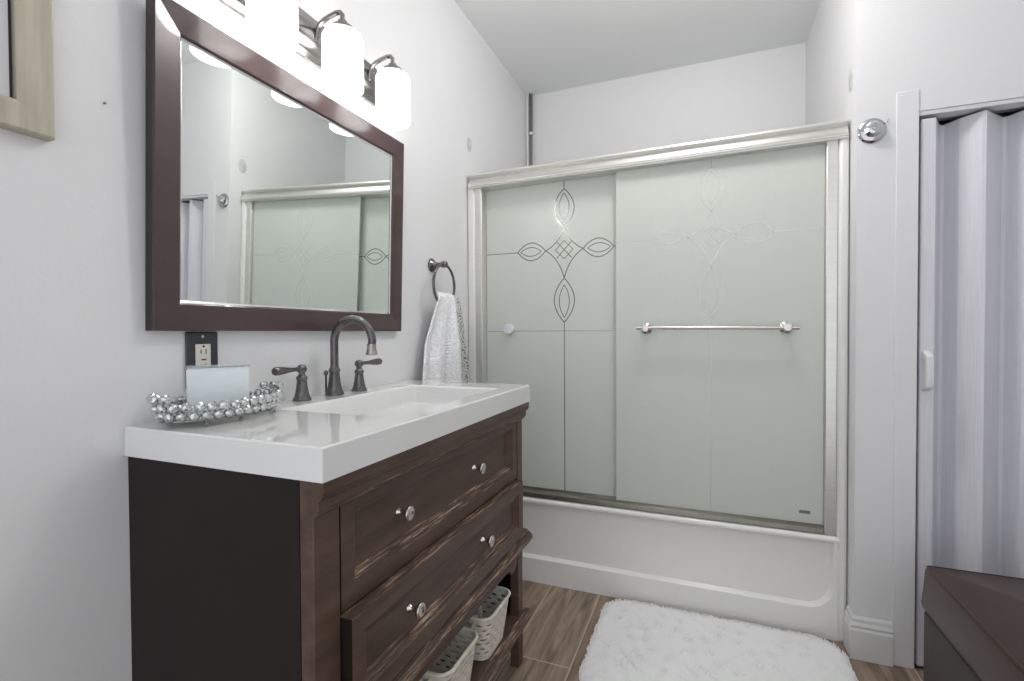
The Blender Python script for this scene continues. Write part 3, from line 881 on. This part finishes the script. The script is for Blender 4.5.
# ------------------------------------------------------------------ old curtain-rod marks, corner pole, nail
b = At(None); b.lathe([(0.034, 0.0), (0.034, 0.0015), (0.030, 0.0025)], (0.0, 2.06, 1.990), 'x', 24)
for v in b.bm.verts: v.co.y = 2.06 + (v.co.y - 2.06) * 0.62
tag(b.build('rod_flange', M['patch'], smooth=True, angle=30), 'grey oval curtain rod mark on the left wall above the shower rail', 'wall mark')
b = At(None); b.lathe([(0.027, 0.0), (0.027, 0.0015), (0.024, 0.0025)], (1.5, 2.03, 1.985), 'x', 24, mtx=Matrix.Scale(-1, 3, Vector((1, 0, 0))))
for v in b.bm.verts: v.co.z = 1.985 + (v.co.z - 1.985) * 1.45
tag(b.build('rod_flange', M['patch'], smooth=True, angle=30), 'grey oval curtain rod mark on the right alcove wall above the shower rail', 'wall mark')
cp = thing('corner_tension_pole', 'thin grey and white tension pole in the far left corner above the shower', 'pole', (0.02, 2.845, 0.377))
At(cp).tube([(0.032, 2.842, 0.377), (0.032, 2.842, 2.33)], 0.0085, 12).build('lower_pole', M['pole'], smooth=True)
At(cp).tube([(0.032, 2.842, 2.33), (0.032, 2.842, 2.571)], 0.0105, 12).build('upper_pole', M['pole'], smooth=True)
At(cp).lathe([(0.0130, 2.322), (0.0135, 2.33), (0.0130, 2.338)], (0.032, 2.842, 0), n=16).build('collar', M['whitecap'], smooth=True)
At(cp).box(0.002, 0.017, 2.836, 2.864, 0.377, 2.571).build('white_strip', M['whitecap'], bevel=0.003)
nl = At(None); nl.lathe([(0.0022, 0), (0.0022, 0.003), (0.0, 0.0035)], (0.0, 0.563, 1.536), 'x', 10)
tag(nl.build('nail_head', M['nickel_dark'], smooth=True), 'tiny nail head in the left wall between the picture and the mirror', 'nail')

# ------------------------------------------------------------------ picture at the upper left
pic = thing('framed_picture', 'picture in a whitewashed wood frame at the upper left edge of the view', 'picture', (0.0, 0.30, 1.43))
PY1, PZ0, PY0, PZ1, PW = 0.479, 1.435, 0.03, 1.93, 0.047
pc = [(PY1, PZ0, -1, 1), (PY1, PZ1, -1, -1), (PY0, PZ1, 1, -1), (PY0, PZ0, 1, 1)]
pf = [(0, 0.0005), (0, 0.020), (0.003, 0.023), (PW - 0.003, 0.021), (PW, 0.018), (PW, 0.0005)]
for i, nm in enumerate(('frame_stile', 'frame_rail', 'frame_stile', 'frame_rail')):
    b = At(pic); ends = []
    for (cy, cz, sy, sz) in (pc[i], pc[(i + 1) % 4]): ends.append([b.bm.verts.new((h, cy + sy * d, cz + sz * d)) for d, h in pf])
    A, B = ends
    for k in range(len(pf)): b.face([A[k], A[(k + 1) % len(pf)], B[(k + 1) % len(pf)], B[k]])
    b.face(A[::-1]); b.face(B)
    b.build(nm, M['picframe'])
At(pic).box(0.001, 0.006, PY0 + PW - 0.004, PY1 - PW + 0.004, PZ0 + PW - 0.004, PZ1 - PW + 0.004).build('liner', M['liner'])
At(pic).box(0.006, 0.012, PY0 + PW + 0.0, PY1 - PW - 0.006, PZ0 + PW + 0.002, PZ1 - PW - 0.004).build('art_print', M['paper'])
b = At(pic)
for j, z0 in enumerate((1.640, 1.612, 1.700, 1.745)):
    y = 0.405 - 0.012 * j
    pts = [(0.0125, y - 0.22 + 0.0055 * k, z0 + 0.008 * sin(k * 1.7 + j) + 0.004 * sin(k * 0.6)) for k in range(40)]
    b.tube(pts, 0.0016, 6)
b.build('ink_script', M['ink'], smooth=True)

# ------------------------------------------------------------------ rug
RX0, RX1, RY0, RY1 = 0.652, 1.474, 1.435, 2.006
rg_ = thing('bath_rug', 'white shaggy rectangular bath rug with rounded corners on the floor before the bathtub', 'rug', (1.06, 1.70, 0))


def rug_outline(ins, n=10): return rr(RX0 + ins, RY0 + ins, RX1 - ins, RY1 - ins, 0.095, n)


b = At(rg_)
lv = [(0.004, 0.0005), (0.0, 0.006), (0.006, 0.014), (0.02, 0.017)]
rs = [[b.bm.verts.new((x_, y_, z_)) for x_, y_ in rug_outline(i_)] for i_, z_ in lv]
for A, B in zip(rs, rs[1:]):
    for k in range(len(A)): b.face([A[k], A[(k + 1) % len(A)], B[(k + 1) % len(A)], B[k]])
b.face(rs[-1]); b.face(rs[0][::-1])
b.build('backing', M['rug'], smooth=True)
# pile: short leaning tufts all over
vs_, fs_ = [], []
rnd = random.Random(3)


def inside(px, py):
    r = 0.095
    qx = max(abs(px - (RX0 + RX1) / 2) - ((RX1 - RX0) / 2 - r), 0); qy = max(abs(py - (RY0 + RY1) / 2) - ((RY1 - RY0) / 2 - r), 0)
    return qx * qx + qy * qy < r * r


ox, oy = 1.06, 1.70
while len(fs_) < 3 * 60000:
    px, py = rnd.uniform(RX0, RX1), rnd.uniform(RY0, RY1)
    if not inside(px, py): continue
    clump = sin(px * 61 + 2 * sin(py * 23)) * sin(py * 57 + 1.7 * sin(px * 31))
    h = 0.007 + 0.002 * clump + rnd.uniform(-0.002, 0.002)
    a = rnd.uniform(0, 2 * pi); r = rnd.uniform(0.0020, 0.0034)
    la = 2.2 * clump + rnd.uniform(-0.9, 0.9) + 1.2; ll = rnd.uniform(0.001, 0.006)
    base = len(vs_); z0 = 0.012
    for q in range(3): vs_.append((px - ox + r * cos(a + q * 2.094), py - oy + r * sin(a + q * 2.094), z0))
    for q in range(3): vs_.append((px - ox + 0.5 * ll * cos(la) + 0.7 * r * cos(a + q * 2.094), py - oy + 0.5 * ll * sin(la) + 0.7 * r * sin(a + q * 2.094), z0 + h * 0.55))
    vs_.append((px - ox + ll * cos(la), py - oy + ll * sin(la), z0 + h))
    for q in range(3):
        q2 = (q + 1) % 3
        fs_.append((base + q, base + q2, base + 3 + q2, base + 3 + q)); fs_.append((base + 3 + q, base + 3 + q2, base + 6))
me = bpy.data.meshes.new('pile'); me.from_pydata(vs_, [], fs_); me.materials.append(M['rug'])
for p in me.polygons: p.use_smooth = True
pile = bpy.data.objects.new('pile', me); C.objects.link(pile); pile.parent = rg_; pile['kind'] = 'stuff'

# ------------------------------------------------------------------ storage bench
BX0, BX1, BY0, BY1, BZ = 1.590, 2.12, 0.80, 1.665, 0.46
bn = thing('storage_bench', 'dark brown leatherette storage bench with a padded lid before the folding door', 'bench', ((BX0 + BX1) / 2, (BY0 + BY1) / 2, 0))
At(bn).box(BX0 + 0.002, BX1 - 0.002, BY0 + 0.002, BY1 - 0.002, 0.012, 0.336).build('box_body', M['leather_body'], bevel=0.006)
b = At(bn)
lvl = [(0.002, 0.343), (-0.003, 0.348), (-0.004, 0.36), (-0.001, 0.40), (0.002, 0.452), (0.005, 0.4595), (0.010, 0.4615), (0.20, 0.464)]
rs = [[b.bm.verts.new((x_, y_, z_)) for x_, y_ in rr(BX0 + i_, BY0 + i_, BX1 - i_, BY1 - i_, 0.012)] for i_, z_ in lvl]
for A, B in zip(rs, rs[1:]):
    for k in range(len(A)): b.face([A[k], A[(k + 1) % len(A)], B[(k + 1) % len(A)], B[k]])
b.face(rs[-1]); b.face(rs[0][::-1])
lid = b.build('padded_lid', M['leather'], smooth=True, angle=60)
b = At(bn); b.tube([(x_, y_, 0.4605) for x_, y_ in rr(BX0 + 0.005, BY0 + 0.005, BX1 - 0.005, BY1 - 0.005, 0.012)], 0.0022, 8, closed=True)
b.build('seam_piping', M['leather'], lid, smooth=True)
At(bn).box(BX0 + 0.014, BX1 - 0.014, BY0 + 0.014, BY1 - 0.014, 0.336, 0.345).build('lid_gap_shade', M['dark'])  # near-black strip standing for the shade under the lid
for fx in (BX0 + 0.05, BX1 - 0.05):
    for fy in (BY0 + 0.05, BY1 - 0.05):
        At(bn).lathe([(0.018, 0.0), (0.020, 0.014)], (fx, fy, 0), n=14).build('foot', M['slot'])


# ------------------------------------------------------------------ baskets on the bottom shelf
def basket(name, label, y0, y1, x0, x1, zt):
    zb = 0.1745
    t = thing(name, label, 'basket', ((x0 + x1) / 2, (y0 + y1) / 2, zb), 'white baskets on the vanity shelf')
    b = At(t)
    n_c = 6
    H_ = zt - zb; NZ = 27

    def prof(k, ins=0.0):
        f = k / NZ; ti = 0.016 * (1 - f) + ins
        return rr(x0 + ti, y0 + ti, x1 - ti, y1 - ti, 0.030, n_c)

    # resample the outline evenly so the weave holes are regular
    def even(poly, n):
        P = [Vector(p) for p in poly]; P.append(P[0]); D = [0]
        for i in range(1, len(P)): D.append(D[-1] + (P[i] - P[i - 1]).length)
        out = []; j = 0
        for k in range(n):
            s = D[-1] * k / n
            while D[j + 1] < s: j += 1
            u = (s - D[j]) / (D[j + 1] - D[j] + 1e-9); out.append(P[j].lerp(P[j + 1], u))
        return out
    NP = 76
    rings = [[b.bm.verts.new((p.x, p.y, zb + H_ * k / NZ)) for p in even(prof(k), NP)] for k in range(NZ + 1)]
    for k in range(NZ):
        for i in range(NP):
            hole = 4 <= k <= 22 and k % 3 == 1 and (i + (k // 3) * 2) % 4 in (0, 1)
            if hole and 0 < k < NZ: continue
            b.face([rings[k][i], rings[k][(i + 1) % NP], rings[k + 1][(i + 1) % NP], rings[k + 1][i]])
    b.face(rings[0][::-1])
    body = b.build('basket_body', M['basket'], smooth=True, angle=60)
    md = body.modifiers.new('solid', 'SOLIDIFY'); md.thickness = 0.003; md.offset = -1
    b = At(t); b.tube([(p.x, p.y, zt) for p in even(prof(NZ), NP)], 0.0048, 8, closed=True)
    b.build('rim', M['basket'], smooth=True)
    for ys, sg in ((y0, -1), (y1, 1)):
        b = At(t); xm = (x0 + x1) / 2
        pts = [(xm - 0.045, ys, zt - 0.012), (xm - 0.044, ys + sg * 0.012, zt - 0.018), (xm - 0.036, ys + sg * 0.017, zt - 0.044), (xm - 0.022, ys + sg * 0.014, zt - 0.056), (xm + 0.022, ys + sg * 0.014, zt - 0.056),
               (xm + 0.036, ys + sg * 0.017, zt - 0.044), (xm + 0.044, ys + sg * 0.012, zt - 0.018), (xm + 0.045, ys, zt - 0.012)]
        b.tube(pts, 0.0026, 8); b.build('handle', M['basket'], smooth=True)
    return t


basket('storage_basket', 'cream slotted plastic basket nearer the camera on the vanity bottom shelf', 0.985, 1.170, 0.290, 0.470, 0.304)
basket('storage_basket', 'cream slotted plastic basket holding small bottles at the far end of the vanity shelf', 1.222, 1.400, 0.290, 0.470, 0.304)
bt = thing('lotion_tube', 'small white tube with a red band standing in the far cream basket', 'tube', (0.385, 1.335, 0.1785))
At(bt).lathe([(0.010, 0.1785), (0.011, 0.182), (0.011, 0.270), (0.008, 0.276)], (0.385, 1.335, 0), n=16).build('tube_body', M['whitecap'], smooth=True)
At(bt).lathe([(0.0095, 0.276), (0.0095, 0.300), (0.0, 0.301)], (0.385, 1.335, 0), n=16).build('cap', M['redcap'], smooth=True)
gb = thing('green_bottle', 'small dark green bottle with pale cap in the far cream basket', 'bottle', (0.400, 1.285, 0.1785))
At(gb).lathe([(0.014, 0.1785), (0.016, 0.184), (0.016, 0.246), (0.008, 0.256)], (0.400, 1.285, 0), n=16).build('bottle_body', M['green'], smooth=True)
At(gb).lathe([(0.0085, 0.256), (0.0085, 0.272), (0.0, 0.273)], (0.400, 1.285, 0), n=16).build('cap', M['whitecap'], smooth=True)
